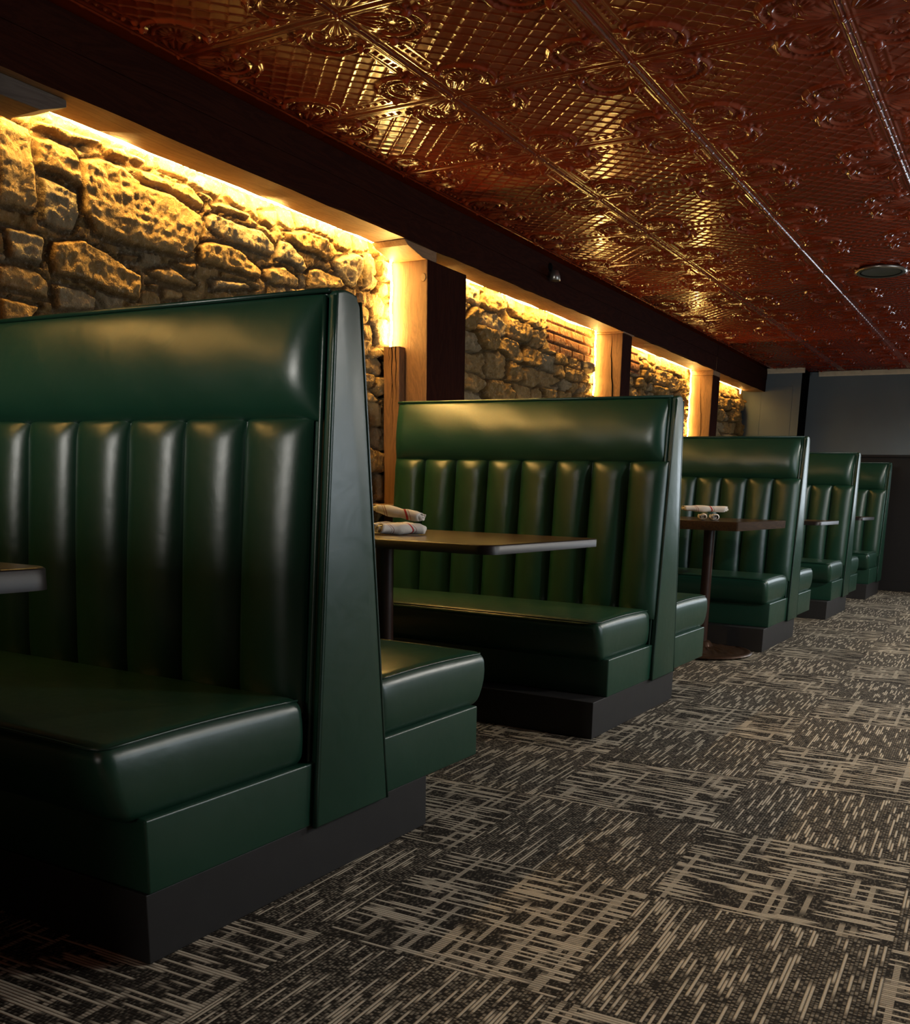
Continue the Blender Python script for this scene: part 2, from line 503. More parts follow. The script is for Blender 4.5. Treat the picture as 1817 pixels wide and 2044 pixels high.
# ceiling: pressed tin, one embossed panel repeated over the room
TX0, TY0, TSX, TSY = -2.2457 - 0.7463, 2.7954 - 3 * 0.7084, 0.7463, 0.7084
def tin_height(u, v):
    """height of the relief (metres, towards the room) on one panel, u,v in 0..1"""
    X, Y = u * TSX, v * TSY
    s = 0.725
    U, V = u, v
    du, dv = np.minimum(U, 1 - U), np.minimum(V, 1 - V)
    h = np.zeros_like(U)
    rid = lambda d, w: np.exp(-(d / w) ** 2)
    # seams: bold double bead along v, lighter rib along u
    h += 0.0060 * rid(du - 0.012, 0.007) + 0.0035 * rid(du - 0.034, 0.006) - 0.003 * rid(du, 0.006)
    bead = 0.5 + 0.5 * np.cos(2 * PI * V * 7)
    h += 0.0025 * rid(du - 0.012, 0.007) * smooth01((bead - 0.9) * 10)
    h += 0.0045 * rid(dv - 0.0, 0.012) + 0.002 * rid(dv - 0.030, 0.006)
    # corner scroll medallions
    cx = np.where(U < 0.5, 0.0, 1.0); cy = np.where(V < 0.5, 0.0, 1.0)
    ax, ay = np.abs(U - cx), np.abs(V - cy)
    # two C scrolls springing from the corner on either side of the diagonal
    med = np.zeros_like(U)
    qx, qy = ax - 0.175, ay - 0.175
    r = np.hypot(qx, qy); th = np.arctan2(qy, qx)
    arc = smooth01((np.cos(th - PI / 4) + 0.45) * 3)
    med = np.maximum(med, arc * rid(r - 0.155, 0.013) * 0.0110)
    med = np.maximum(med, arc * rid(r - 0.105, 0.010) * 0.0090)
    bd = smooth01((np.cos(th * 26) - 0.2) * 2)
    med = np.maximum(med, arc * bd * rid(r - 0.130, 0.008) * 0.0070)
    rib_ = (0.5 + 0.5 * np.cos((th - PI / 4) * 15)) * smooth01((0.088 - r) * 40) * smooth01((r - 0.015) * 50)
    med = np.maximum(med, 0.0065 * rib_)
    # curled ends
    for ex, ey in ((0.055, 0.285), (0.285, 0.055)):
        rr = np.hypot(ax - ex, ay - ey)
        med = np.maximum(med, 0.0085 * rid(rr - 0.030, 0.011)); med = np.maximum(med, 0.006 * rid(rr, 0.012))
    # shell fan from the corner
    rc = np.hypot(ax, ay); tc = np.arctan2(ay, ax)
    fan = (0.55 + 0.45 * np.cos(tc * 28)) * smooth01((0.22 - rc) * 20) * smooth01((rc - 0.07) * 20)
    med = np.maximum(med, 0.0075 * fan)
    h += med * smooth01((np.minimum(du, dv) - 0.035) * 60)
    inmed = smooth01((0.345 - np.hypot(ax - 0.02, ay - 0.02)) * 25)
    # border bosses growing towards the corner
    for (a_, b_) in ((U, V), (V, U)):
        db = np.minimum(b_, 1 - b_)
        k = np.round(a_ * 20) / 20
        kk = np.minimum(k, 1 - k)
        size = 0.010 + 0.012 * np.clip((0.42 - kk) / 0.14, 0, 1) ** 1.0
        rr = np.hypot((a_ - k), (db - 0.078 - 0.02 * (size > 0.014)))
        boss = np.sqrt(np.clip(1 - (rr / size) ** 2, 0, 1)) * size * 0.55
        h += boss * 1.3 * (kk > 0.26)
    # lattice field
    c = np.minimum(du, dv)
    field = smooth01((c - 0.115) * 60) * (1 - inmed)
    L = 9.0
    d1 = np.abs(((U + V) * L) % 1 - 0.5); d2 = np.abs(((U - V) * L) % 1 - 0.5)
    lat = np.maximum(rid(0.5 - d1, 0.055), rid(0.5 - d2, 0.055)) * 0.0034
    node = rid(np.hypot(0.5 - d1, 0.5 - d2), 0.11) * 0.0030
    pill = (np.cos(2 * PI * (d1 - 0.0)) * -0.5 + 0.5) * (np.cos(2 * PI * d2) * -0.5 + 0.5)
    h += field * (lat + node )
    h += 0.0025 * rid(c - 0.112, 0.006) * (1 - inmed)
    return h

TN = TIN_RES
uu, vv = np.meshgrid(np.linspace(0, 1, TN + 1), np.linspace(0, 1, TN + 1), indexing='ij')
hh = tin_height(uu, vv)
P = np.stack([TX0 + uu * TSX, TY0 + vv * TSY, CEIL - hh], 2)
me = grid_mesh('ceiling', P, faces_flip=True)
ceiling = link('ceiling', me, M['tin']); ceiling['kind'] = 'structure'
for ax_, n_, st_ in ((0, 7, TSX), (1, 16, TSY)):
    md = ceiling.modifiers.new('repeat', 'ARRAY')
    md.count = n_; md.use_relative_offset = False; md.use_constant_offset = True
    md.constant_offset_displace = (st_ if ax_ == 0 else 0, st_ if ax_ == 1 else 0, 0)
struct('ceiling', box(bmesh.new(), WALL_X - 0.3, RIGHT_X + 0.1, BACK_Y - 0.1, FAR_Y + 0.1, CEIL + 0.012, CEIL + 0.1), M['tin'])

# left wall: rubble masonry with every stone in relief
STONES = [
[(2.288,2.225),(2.353,2.232),(2.419,2.224),(2.427,2.187),(2.426,1.969),(2.397,1.934),(2.261,1.932)],
[(2.43,2.199),(2.499,2.212),(2.578,2.205),(2.611,2.167),(2.616,2.066),(2.527,2.089),(2.431,2.099)],
[(2.436,2.262),(2.511,2.263),(2.658,2.27),(2.761,2.272),(2.695,2.238),(2.556,2.216),(2.48,2.221),(2.427,2.224)],
[(2.438,2.084),(2.592,2.056),(2.594,1.972),(2.574,1.912),(2.509,1.901),(2.427,1.911)],
[(2.621,2.179),(2.704,2.206),(2.81,2.212),(2.89,2.172),(3.037,2.174),(3.211,2.136),(3.213,2.077),(3.175,2.001),(3.107,1.933),(2.959,1.926),(2.734,1.919),(2.656,1.926),(2.606,1.994),(2.603,2.093)],
[(2.708,2.256),(2.805,2.273),(2.855,2.222),(2.736,2.212)],
[(2.809,2.265),(2.924,2.267),(2.916,2.23),(2.844,2.231)],
[(2.97,2.245),(3.125,2.236),(3.1,2.212),(2.978,2.218)],
[(2.862,2.22),(2.951,2.231),(3.163,2.229),(3.231,2.19),(3.228,2.15),(3.037,2.182),(2.896,2.177)],
[(2.281,1.873),(2.432,1.874),(2.444,1.858),(2.428,1.768),(2.297,1.759)],
[(2.469,1.867),(2.603,1.898),(2.706,1.88),(2.866,1.824),(2.859,1.718),(2.72,1.719),(2.591,1.745),(2.463,1.74),(2.449,1.8)],
[(2.243,1.738),(2.3,1.75),(2.398,1.747),(2.446,1.717),(2.444,1.645),(2.367,1.654),(2.235,1.66)],
[(2.457,1.719),(2.584,1.719),(2.649,1.697),(2.641,1.647),(2.456,1.615)],
[(2.233,1.633),(2.406,1.624),(2.339,1.544),(2.223,1.526)],
[(2.886,1.85),(3.019,1.891),(3.172,1.845),(3.159,1.822),(2.982,1.812),(2.919,1.827)],
[(2.892,1.804),(2.957,1.813),(2.967,1.78),(2.904,1.784)],
[(2.977,1.801),(3.1,1.807),(3.097,1.765),(2.978,1.743)],
[(3.233,2.13),(3.277,2.159),(3.402,2.149),(3.563,2.16),(3.647,2.113),(3.645,2.056),(3.443,2.051),(3.331,2.057),(3.236,2.087)],
[(3.178,2.008),(3.234,2.038),(3.364,2.05),(3.452,2.034),(3.555,1.981),(3.537,1.93),(3.426,1.936),(3.174,1.929)],
[(3.563,2.0),(3.706,2.036),(3.822,2.004),(3.827,1.955),(3.64,1.93),(3.567,1.945)],
[(3.699,2.145),(3.762,2.15),(3.846,2.099),(3.885,2.037),(3.844,2.029),(3.766,2.053),(3.658,2.05),(3.678,2.12)],
[(3.725,2.19),(3.883,2.232),(4.022,2.23),(4.075,2.148),(4.047,2.116),(3.962,2.133),(3.847,2.129),(3.748,2.156)],
[(3.897,2.06),(3.961,2.078),(4.133,2.073),(4.177,2.018),(3.875,1.961)],
[(4.082,2.141),(4.272,2.212),(4.318,2.2),(4.309,2.112),(4.253,2.033),(4.178,2.038),(4.09,2.099)],
[(3.253,2.192),(3.36,2.216),(3.507,2.212),(3.493,2.177),(3.37,2.174),(3.272,2.171)],
[(3.55,2.231),(3.677,2.278),(3.68,2.193),(3.636,2.173),(3.564,2.188)],
[(4.344,2.228),(4.532,2.269),(4.532,2.078),(4.321,2.038)],
[(2.777,1.892),(2.877,1.901),(2.865,1.872),(2.78,1.867)],
[(3.022,1.904),(3.154,1.935),(3.152,1.885),(3.107,1.876)],
[(3.248,1.884),(3.431,1.909),(3.526,1.895),(3.246,1.832)]]

def poly_dist(px, py, poly):
    """signed distance, positive inside"""
    n = len(poly)
    d = np.full(px.shape, 1e9); inside = np.zeros(px.shape, bool)
    for i in range(n):
        x0, y0 = poly[i]; x1, y1 = poly[(i + 1) % n]
        ex, ey = x1 - x0, y1 - y0
        wx, wy = px - x0, py - y0
        t = np.clip((wx * ex + wy * ey) / (ex * ex + ey * ey + 1e-12), 0, 1)
        d = np.minimum(d, np.hypot(wx - ex * t, wy - ey * t))
        c = ((y0 > py) != (y1 > py)) & (px < (x1 - x0) * (py - y0) / (y1 - y0 + 1e-12) + x0)
        inside ^= c
    return np.where(inside, d, -d)

def build_stone_wall():
    ys = np.concatenate([np.arange(BACK_Y, 1.6, 0.03), np.arange(1.6, 5.2, 0.0065), np.arange(5.2, 8.6, 0.009), np.arange(8.6, PIL_Y + 0.02, 0.012)])
    zs = np.concatenate([np.arange(0, 0.84, 0.04), np.arange(0.84, 1.45, 0.012), np.arange(1.45, 2.33, 0.0065), [2.36, 2.45, CEIL]])
    Y, Z = np.meshgrid(ys, zs, indexing='ij')
    wy = Y + 0.030 * (fbm(Y * 9, Z * 9, 3, 3) - 0.5); wz = Z + 0.030 * (fbm(Y * 9, Z * 9, 8, 3) - 0.5)
    # coursed rubble from a jittered lattice
    def cells(cy, cz, seed, jit=0.75, tilt=0.0):
        gy = wy / cy; gz = (wz + tilt * wy) / cz
        row = np.floor(gz)
        f1 = np.full(Y.shape, 9.0); f2 = np.full(Y.shape, 9.0); idn = np.zeros(Y.shape)
        for dj in (-1, 0, 1):
            rj = row + dj
            off = hash2(rj, rj * 0 + 5, seed)
            base = np.floor(gy - off)
            for di in (-1, 0, 1):
                ci = base + di
                sx = ci + off + 0.5 + jit * (hash2(ci, rj, seed + 1) - 0.5)
                sz = rj + 0.5 + 0.6 * jit * (hash2(ci, rj, seed + 2) - 0.5)
                dd = np.maximum(np.abs(gy - sx), np.abs(gz - sz) * 1.0) * 0.7 + np.hypot(gy - sx, gz - sz) * 0.3
                nid = hash2(ci, rj, seed + 3)
                closer = dd < f1
                f2 = np.where(closer, f1, np.minimum(f2, dd))
                idn = np.where(closer, nid, idn)
                f1 = np.where(closer, dd, f1)
        return (f2 - f1) * min(cy, cz), idn
    e1, id1 = cells(0.27, 0.135, 11)
    e2, id2 = cells(0.15, 0.085, 31)
    small = fbm(Y * 1.3, Z * 1.6, 77, 2) > 0.53
    e = np.where(small, e2, e1); idn = np.where(small, id2, id1)
    prot = smooth01(e / 0.022)
    amp = 0.55 + 0.9 * idn
    h = prot * np.where(Y > 4.7, 0.050, 0.036) * amp
    # stones of the first bay
    best = np.full(Y.shape, -1.0); pid = np.zeros(Y.shape)
    reg = (Y > 2.15) & (Y < 4.7) & (Z > 1.35)
    yy, zz = (Y + 0.012 * (fbm(Y * 22, Z * 22, 51, 3) - 0.5))[reg], (Z + 0.012 * (fbm(Y * 22, Z * 22, 58, 3) - 0.5))[reg]
    bb = np.full(yy.shape, -1.0); bi = np.zeros(yy.shape)
    for k, poly in enumerate(STONES):
        d = poly_dist(yy, zz, poly)
        m_ = d > bb
        bb = np.where(m_, d, bb); bi = np.where(m_, (k * 0.377) % 1.0, bi)
    best[reg] = bb; pid[reg] = bi
    zone = smooth01((Y - 2.2) * 20) * smooth01((4.42 - Y) * 20) * smooth01((Z - 1.50) * 30)
    hs = np.where(best > 0, smooth01(np.clip(best, 0, 1) / 0.016) * 0.036 * (0.75 + 0.5 * pid), 0)
    small_h = smooth01(e2 / 0.02) * 0.022
    hs = np.where(best > 0, np.maximum(hs, 0.0), np.where(best < -0.008, small_h, 0))
    h = h * (1 - zone) + hs * zone
    idn = np.where((zone > 0.5) & (best > 0), pid, idn)
    gap = 1 - prot
    gap = np.where(zone > 0.5, np.where(best > 0, 1 - smooth01(best / 0.02), np.where(best < -0.008, 0.35, 1.0)), gap)
    # brick patches
    def brick(y0, y1, z0, z1, seed):
        nonlocal h, idn, gap
        w_ = smooth01((Y - y0) * 25) * smooth01((y1 - Y) * 25) * smooth01((Z - z0) * 40) * smooth01((z1 - Z) * 40)
        row = np.floor(Z / 0.072); off = (row % 2) * 0.5
        fy = (Y / 0.215 + off); bx = np.abs(fy - np.floor(fy) - 0.5); bz = np.abs(Z / 0.072 - row - 0.5)
        ed = np.minimum((0.5 - bx) * 0.215, (0.5 - bz) * 0.072)
        hb = smooth01((ed - 0.003) / 0.006) * 0.028 + 0.02
        m_ = w_ > 0.5
        h = np.where(m_, hb, h); gap = np.where(m_, 1 - smooth01((ed - 0.002) / 0.006), gap)
        idn = np.where(m_, 2 + hash2(np.floor(fy), row, seed) * 0.99, idn)
    brick(6.45, 7.3, 2.02, 2.3, 3)
    brick(7.6, 8.3, 2.06, 2.3, 4)
    rough = 0.5 * fbm(Y * 11, Z * 15, 5, 5, ridged=True) + 0.5 * fbm(Y * 34, Z * 30, 15, 4, ridged=True)
    rough2 = fbm(Y * 5 + 3, Z * 7, 9, 4)
    amp2 = np.where(Y > 4.7, 2.5, 1.0)
    isb = idn >= 2
    h = h + (rough - 0.6) * 0.026 * np.where(isb, 0.3, amp2) * (1 - 0.4 * gap) + (rough2 - 0.5) * 0.028 * np.where(isb, 0.3, amp2)
    h = np.where(Y > 4.7, h * (1 - 0.42 * smooth01((Z - 2.12) / 0.13)), h)
    Xw = WALL_X - 0.045 + h
    Xw = np.where(Z > 2.31, WALL_X - 0.03, Xw)
    P = np.stack([Xw, Y, Z], 2)
    me = grid_mesh('wall_left', P, faces_flip=False)
    # own colour of each stone
    tan = np.array([0.56, 0.37, 0.15]); och = np.array([0.48, 0.29, 0.09]); gry = np.array([0.52, 0.40, 0.22]); brk = np.array([0.33, 0.12, 0.04])
    i3 = (idn % 1.0)[..., None]
    col = tan * (1 - i3) + och * i3
    col = np.where(((idn * 7.3) % 1.0 > 0.8)[..., None], gry, col)
    col = np.where((idn >= 2)[..., None], brk * (0.8 + 0.5 * i3), col)
    g3 = np.clip(gap, 0, 1)[..., None]
    col = col * (1 - 0.75 * g3) + np.array([0.08, 0.05, 0.025]) * 0.75 * g3
    rgba = np.concatenate([col, np.ones(col.shape[:2] + (1,))], 2).reshape(-1, 4).astype(np.float32)
    ca = me.color_attributes.new('Col', 'FLOAT_COLOR', 'POINT')
    ca.data.foreach_set('color', rgba.reshape(-1))
    o = link('wall_left', me, M['stone']); o['kind'] = 'structure'
    return o
build_stone_wall()

# far wall with the projecting pier, wainscot, picture-frame moulding and crown trim
bm_ = bmesh.new()
box(bm_, PIL_X - 0.1, WF[0], FAR_Y, FAR_Y + 0.1, 1.56, CEIL); box(bm_, WF[1], RIGHT_X + 0.1, FAR_Y, FAR_Y + 0.1, 1.56, CEIL); box(bm_, WF[0], WF[1], FAR_Y, FAR_Y + 0.1, WF[3], CEIL)
struct('wall_far', bm_, M['wallblue'])
bm_ = bmesh.new()
box(bm_, PIL_X - 0.1, WF[0], FAR_Y - 0.004, FAR_Y + 0.1, 0.0, 1.56); box(bm_, WF[1], RIGHT_X + 0.1, FAR_Y - 0.004, FAR_Y + 0.1, 0.0, 1.56); box(bm_, WF[0], WF[1], FAR_Y - 0.004, FAR_Y + 0.1, 0.0, WF[2])
struct('wall_far', bm_, M['walldark'])
bm_ = bmesh.new()
for (a0_, a1_, b0_, b1_) in ((WF[0], WF[0] + 0.05, WF[2], WF[3]), (WF[1] - 0.05, WF[1], WF[2], WF[3]), (WF[0], WF[1], WF[2], WF[2] + 0.05), (WF[0], WF[1], WF[3] - 0.05, WF[3]), ((WF[0] + WF[1]) / 2 - 0.02, (WF[0] + WF[1]) / 2 + 0.02, WF[2], WF[3])):
    box(bm_, a0_, a1_, FAR_Y - 0.01, FAR_Y + 0.07, b0_, b1_)
fr_ = struct('window_3', bm_, M['whiteframe'])  # unseen far-wall opening, added as a light source
obj('pane', box(bmesh.new(), WF[0] + 0.05, WF[1] - 0.05, FAR_Y + 0.03, FAR_Y + 0.034, WF[2] + 0.05, WF[3] - 0.05), M['glass'], fr_)
struct('trim_far', box(bmesh.new(), PIL_X + 0.002, WF[0], FAR_Y - 0.022, FAR_Y, 1.545, 1.575, 0.004), M['walldark'])
b_ = box(bmesh.new(), WALL_X - 0.3, PIL_X, PIL_Y, FAR_Y + 0.1, 0.0, CEIL)
o = struct('wall_pier', b_, [M['wallblue'], M['black']])
for p in o.data.polygons:
    if p.normal.x > 0.5: p.material_index = 1
for nm, x0, x1, z0, z1 in (('trim_panel', -3.10, -3.094, 1.3, 2.33), ('trim_panel', -2.735, -2.729, 1.3, 2.33), ('trim_panel', -3.10, -2.729, 2.324, 2.33)):
    struct(nm, box(bmesh.new(), x0, x1, PIL_Y - 0.004, PIL_Y + 0.001, z0, z1), M['wallblue'])
def crown(name, x0, x1, y):
    prof = [(y, CEIL), (y, CEIL - 0.055), (y - 0.012, CEIL - 0.055), (y - 0.016, CEIL - 0.040), (y - 0.034, CEIL - 0.018), (y - 0.040, CEIL - 0.008), (y - 0.040, CEIL)]
    struct(name, prism(bmesh.new(), prof, 'x', x0, x1), M['cream'])
crown('trim_crown_pier', -3.04, PIL_X + 0.03, PIL_Y)
crown('trim_crown_far', PIL_X + 0.11, RIGHT_X, FAR_Y)
struct('baseboard_far', box(bmesh.new(), PIL_X, RIGHT_X, FAR_Y - 0.02, FAR_Y, 0.0, 0.11, 0.004), M['walldark'])

# right wall and back wall, each with a window out of view, added to let in light
def wall_with_window(name, axis, pos, a0, a1, w0, w1, z0, z1, m, widx):
    """wall plane at pos; axis 'x' means the wall is a plane of constant x and spans y"""
    def bx(bm, s0, s1, zz0, zz1, t0=0.0, t1=0.12):
        if axis == 'x': box(bm, pos + t0, pos + t1, s0, s1, zz0, zz1)
        else: box(bm, s0, s1, pos - t1, pos - t0, zz0, zz1)
        return bm
    bm = bmesh.new()
    bx(bm, a0, w0, 0, CEIL); bx(bm, w1, a1, 0, CEIL); bx(bm, w0, w1, 0, z0); bx(bm, w0, w1, z1, CEIL)
    struct(name, bm, m)
    f = 0.05
    bm = bmesh.new()
    bx(bm, w0, w0 + f, z0, z1, -0.01, 0.07); bx(bm, w1 - f, w1, z0, z1, -0.01, 0.07)
    bx(bm, w0, w1, z0, z0 + f, -0.01, 0.07); bx(bm, w0, w1, z1 - f, z1, -0.01, 0.07)
    c = (w0 + w1) / 2
    bx(bm, c - 0.02, c + 0.02, z0, z1, 0.0, 0.06)
    fr = struct('window_%d' % widx, bm, M['whiteframe'])
    bm = bmesh.new(); bx(bm, w0 + f, w1 - f, z0 + f, z1 - f, 0.03, 0.034)
    obj('pane', bm, M['glass'], fr)
wall_with_window('wall_right', 'x', RIGHT_X, BACK_Y, FAR_Y, WR[0], WR[1], WR[2], WR[3], M['plaster'], 1)
wall_with_window('wall_back', 'y', BACK_Y, WALL_X - 0.3, RIGHT_X, WB[0], WB[1], WB[2], WB[3], M['plaster'], 2)

def area(name, loc, rot, sx, sy, power, col):
    l = D.lights.new(name, 'AREA'); l.shape = 'RECTANGLE'; l.size = sx; l.size_y = sy
    l.energy = power; l.color = col
    o = D.objects.new(name, l); COL.objects.link(o); o.location = loc; o.rotation_euler = rot
    return o
# lamps added as daylight in each window opening (outside the pane)
area('added_daylight_right', (RIGHT_X + 0.14, (WR[0] + WR[1]) / 2, (WR[2] + WR[3]) / 2), (0, PI / 2, 0), WR[3] - WR[2], WR[1] - WR[0], L_RIGHT, (0.80, 0.90, 1.0))
area('added_daylight_back', ((WB[0] + WB[1]) / 2, BACK_Y - 0.14, (WB[2] + WB[3]) / 2), (PI / 2, 0, 0), WB[1] - WB[0], WB[3] - WB[2], L_BACK, (1.0, 0.97, 0.90))
area('added_daylight_far', ((WF[0] + WF[1]) / 2, FAR_Y + 0.14, (WF[2] + WF[3]) / 2), (-PI / 2, 0, 0), WF[1] - WF[0], WF[3] - WF[2], L_FAR, (0.82, 0.91, 1.0))
# ------------------------------------------------------------------ timber frame along the stone wall
BX0, BX1, BZ = WALL_X + 0.042, -3.05, 2.27
def wavy_edge(o, amp=0.004, seed=1):
    rnd = random.Random(seed)
    for v in o.data.vertices:
        v.co.z += (rnd.random() - 0.5) * amp * 2 if v.co.z < BZ + 0.05 else 0
        v.co.x += (rnd.random() - 0.5) * amp
def timber_beam(y0, y1, label, seed):
    bm = bmesh.new()
    n = int((y1 - y0) / 0.12) + 1
    prof = [(BX0, BZ), (BX1 - 0.008, BZ), (BX1, BZ + 0.012), (BX1, CEIL - 0.004), (BX0, CEIL - 0.004)]
    rings = []
    for i in range(n + 1):
        y = y0 + (y1 - y0) * i / n
        rings.append([bm.verts.new((x, y, z)) for x, z in prof])
    for A, B in zip(rings, rings[1:]):
        for k in range(5): bm.faces.new((A[k], A[(k + 1) % 5], B[(k + 1) % 5], B[k]))
    bm.faces.new(rings[0]); bm.faces.new(rings[-1][::-1])
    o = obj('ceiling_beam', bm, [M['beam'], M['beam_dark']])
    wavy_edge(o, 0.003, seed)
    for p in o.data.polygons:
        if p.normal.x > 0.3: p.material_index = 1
    tag(o, label, 'beam')
    # seam board along the upper half of the aisle face
    bm = box(bmesh.new(), BX1 - 0.001, BX1 + 0.006, y0 + 0.002, y1 - 0.002, 2.405, CEIL - 0.006, 0.002)
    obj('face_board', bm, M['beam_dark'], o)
    return o
timber_beam(-3.35, 9.72, 'long ceiling beam above the booths, aisle face darkened as shade, honey underside', 3)
timber_beam(9.725, PIL_Y - 0.005, 'short end length of dark beam meeting the blue-grey wall', 5)

def timber_post(y0, y1, label, z1=BZ, crack=None):
    bm = box(bmesh.new(), WALL_X + 0.012, BX1 - 0.004, y0, y1, 0.0, z1, 0.006, 2)
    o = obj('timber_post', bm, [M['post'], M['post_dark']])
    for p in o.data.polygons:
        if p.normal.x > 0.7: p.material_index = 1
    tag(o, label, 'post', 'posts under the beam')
    if crack:
        cx, cz0, cz1, w = crack
        bm = bmesh.new()
        n = 14; L = []; R_ = []
        for i in range(n + 1):
            z = cz0 + (cz1 - cz0) * i / n
            x = cx + 0.022 * math.sin(i * 0.35) * (1 - i / n * 0.5) + 0.003 * math.sin(i * 2.1)
            ww = w * math.sin(PI * (0.08 + 0.88 * i / n))
            L.append(bm.verts.new((x - ww, y0 - 0.0015, z))); R_.append(bm.verts.new((x + ww, y0 - 0.0015, z)))
        for i in range(n): bm.faces.new((L[i], R_[i], R_[i + 1], L[i + 1]))
        ob = obj('crack', bm, M['black'], o)
    return o
timber_post(1.62, 2.02, 'nearest timber post, at the near end of the stone wall')
p1 = timber_post(4.536, 4.936, 'thick timber post with a knot rising behind the second booth back', 2.215)
# knot on the post
bm = lathe(bmesh.new(), [(0.0001, 0), (0.0165, 0), (0.0150, 0.004), (0.0001, 0.0045)], 20)
for v in bm.verts: v.co = Vector((v.co.x * 1.0 - 3.079, 4.5355 - v.co.z, v.co.y * 1.3 + 2.125))
obj('knot', bm, M['knot'], p1)
timber_post(7.276, 7.474, 'split timber post with a long vertical crack, second past the knotted post', BZ - 0.012, (-3.135, 1.5, 2.25, 0.006))
timber_post(9.651, 9.889, 'farthest timber post, beside the blue-grey end wall', 2.225, (-3.165, 1.5, 2.2, 0.003))

def simple(name, bm, m, label, cat, group=None, smooth=False):
    return tag(obj(name, bm, m, smooth=smooth), label, cat, group)
# corbels and pads between posts and beam
simple('corbel', prism(bmesh.new(), [(4.33, 2.268), (4.63, 2.268), (4.63, 2.215), (4.50, 2.212), (4.36, 2.245)], 'x', -3.27, -3.058, 0.003), M['beam'],
       'chamfered honey wood corbel wedged on top of the knotted post', 'corbel')
simple('corbel', prism(bmesh.new(), [(2.02, 2.268), (2.40, 2.268), (2.40, 2.245), (2.30, 2.205), (2.02, 2.20)], 'x', -3.28, -3.10, 0.003), M['grey_wood'],
       'weathered grey corbel at the top left corner of the stone wall', 'corbel')
simple('wood_pad', box(bmesh.new(), -3.30, -3.045, 7.262, 7.49, BZ - 0.012, BZ - 0.001, 0.002), M['beam'], 'thin wooden pad on top of the split post', 'wood pad')
simple('wood_pad', box(bmesh.new(), -3.29, -3.052, 9.645, 9.88, 2.225, BZ - 0.001, 0.003), M['beam'], 'thick wooden pad on top of the farthest post', 'wood pad')
# cracked plank fixed to the near face of the knotted post
bm = box(bmesh.new(), -3.300, -3.195, 4.475, 4.533, 0.02, 1.772, 0.004)
pk = simple('wood_plank', bm, M['post'], 'short cracked plank fixed to the front of the knotted post', 'plank')
for cx_, z0_, z1_, w_ in ((-3.262, 1.66, 1.771, 0.0016), (-3.243, 1.50, 1.771, 0.0034), (-3.216, 1.48, 1.771, 0.0036), (-3.238, 1.30, 1.58, 0.002)):
    bm = bmesh.new()
    n = 10; L = []; R_ = []
    for i in range(n + 1):
        z = z0_ + (z1_ - z0_) * i / n
        x = cx_ + 0.003 * math.sin(i * 1.3 + cx_ * 90)
        ww = w_ * (0.25 + 0.75 * i / n)
        L.append(bm.verts.new((x - ww, 4.4735, z))); R_.append(bm.verts.new((x + ww, 4.4735, z)))
    for i in range(n): bm.faces.new((L[i], R_[i], R_[i + 1], L[i + 1]))
    obj('crack', bm, M['black'], pk)
simple('wood_ledge', box(bmesh.new(), -3.30, -3.17, 3.95, 4.46, 0.89, 0.925, 0.004), M['beam'], 'narrow wooden ledge on the stone behind the folded napkins', 'ledge')

# small lamp fixed to the dark beam
t = empty('beam_spotlight', (BX1 + 0.006, 5.96, 2.43), 'small unlit spotlight fixed to the dark face of the long beam', 'spotlight')
bm = lathe(bmesh.new(), [(0.0001, 0), (0.026, 0), (0.026, 0.006), (0.012, 0.012), (0.0001, 0.012)], 20)
for v in bm.verts: v.co = Vector((v.co.z, v.co.x, v.co.y + 0.035))
obj('mount', bm, M['black'], t, True)
bm = lathe(bmesh.new(), [(0.0001, 0.0), (0.020, 0.0), (0.032, -0.03), (0.036, -0.062), (0.033, -0.064), (0.0001, -0.052)], 24)
for v in bm.verts: v.co = Vector((v.co.x + 0.040, v.co.y, v.co.z + 0.012))
obj('lamp_head', bm, M['metal'], t, True)

# scalloped rope lights round each bay
def rope(y0, y1, zlow, label, mat, near_drop=False):
    pts = []
    x = WALL_X + 0.030
    step = 0.010
    path = []
    if near_drop:
        z = zlow
        while z < 2.24: path.append((x, y0 + 0.012, z)); z += step
    y = y0 + 0.02
    while y < y1 - 0.03:
        path.append((x - 0.008 + 0.006 * math.sin(y * 9), y, 2.281 + 0.005 * math.sin(y * 7.9 + 1.4))); y += step
    z = 2.235
    while z > zlow: path.append((x - 0.004 + 0.004 * math.sin(z * 31), y1 - 0.020, z)); z -= step
    bm = tube(bmesh.new(), path, 0.010, 7, rfun=lambda i: (0.0055 + 0.0040 * abs(math.sin(i * PI / 4))) * (0.72 if path[i][2] < 2.24 else 1.0))
    return simple('rope_light', bm, M[mat], label, 'rope light', smooth=True)
rope(2.05, 4.53, 1.50, 'glowing warm rope light framing the first stone bay, above the nearest booth', 'rope')
rope(4.94, 7.27, 1.30, 'glowing warm rope light framing the stone and brick bay left of the split post', 'rope2')
rope(7.48, 9.645, 1.15, 'glowing warm rope light framing the bay left of the farthest post', 'rope2')
rope(9.90, 11.45, 2.22, 'warm rope light in the last narrow bay beside the blue-grey wall', 'rope3')

rope(-0.3, 1.60, 2.2, 'unseen warm rope light beyond the nearest post, added to glow on the near booth', 'rope3')  # out of view; put in for warm glow on the near seat

# recessed fitting in the tin ceiling
t = empty('recessed_light', (-1.13, 7.03, CEIL), 'round black unlit recessed light with a shiny rim in the tin ceiling', 'recessed light')
obj('trim_ring', lathe(bmesh.new(), [(0.115, -0.004), (0.155, -0.008), (0.168, -0.020), (0.150, -0.030), (0.120, -0.022)], 48), M['metal'], t, True)
obj('baffle', lathe(bmesh.new(), [(0.0001, -0.006), (0.118, -0.006), (0.124, -0.024), (0.135, -0.026), (0.120, -0.003)], 48), M['black'], t, True)

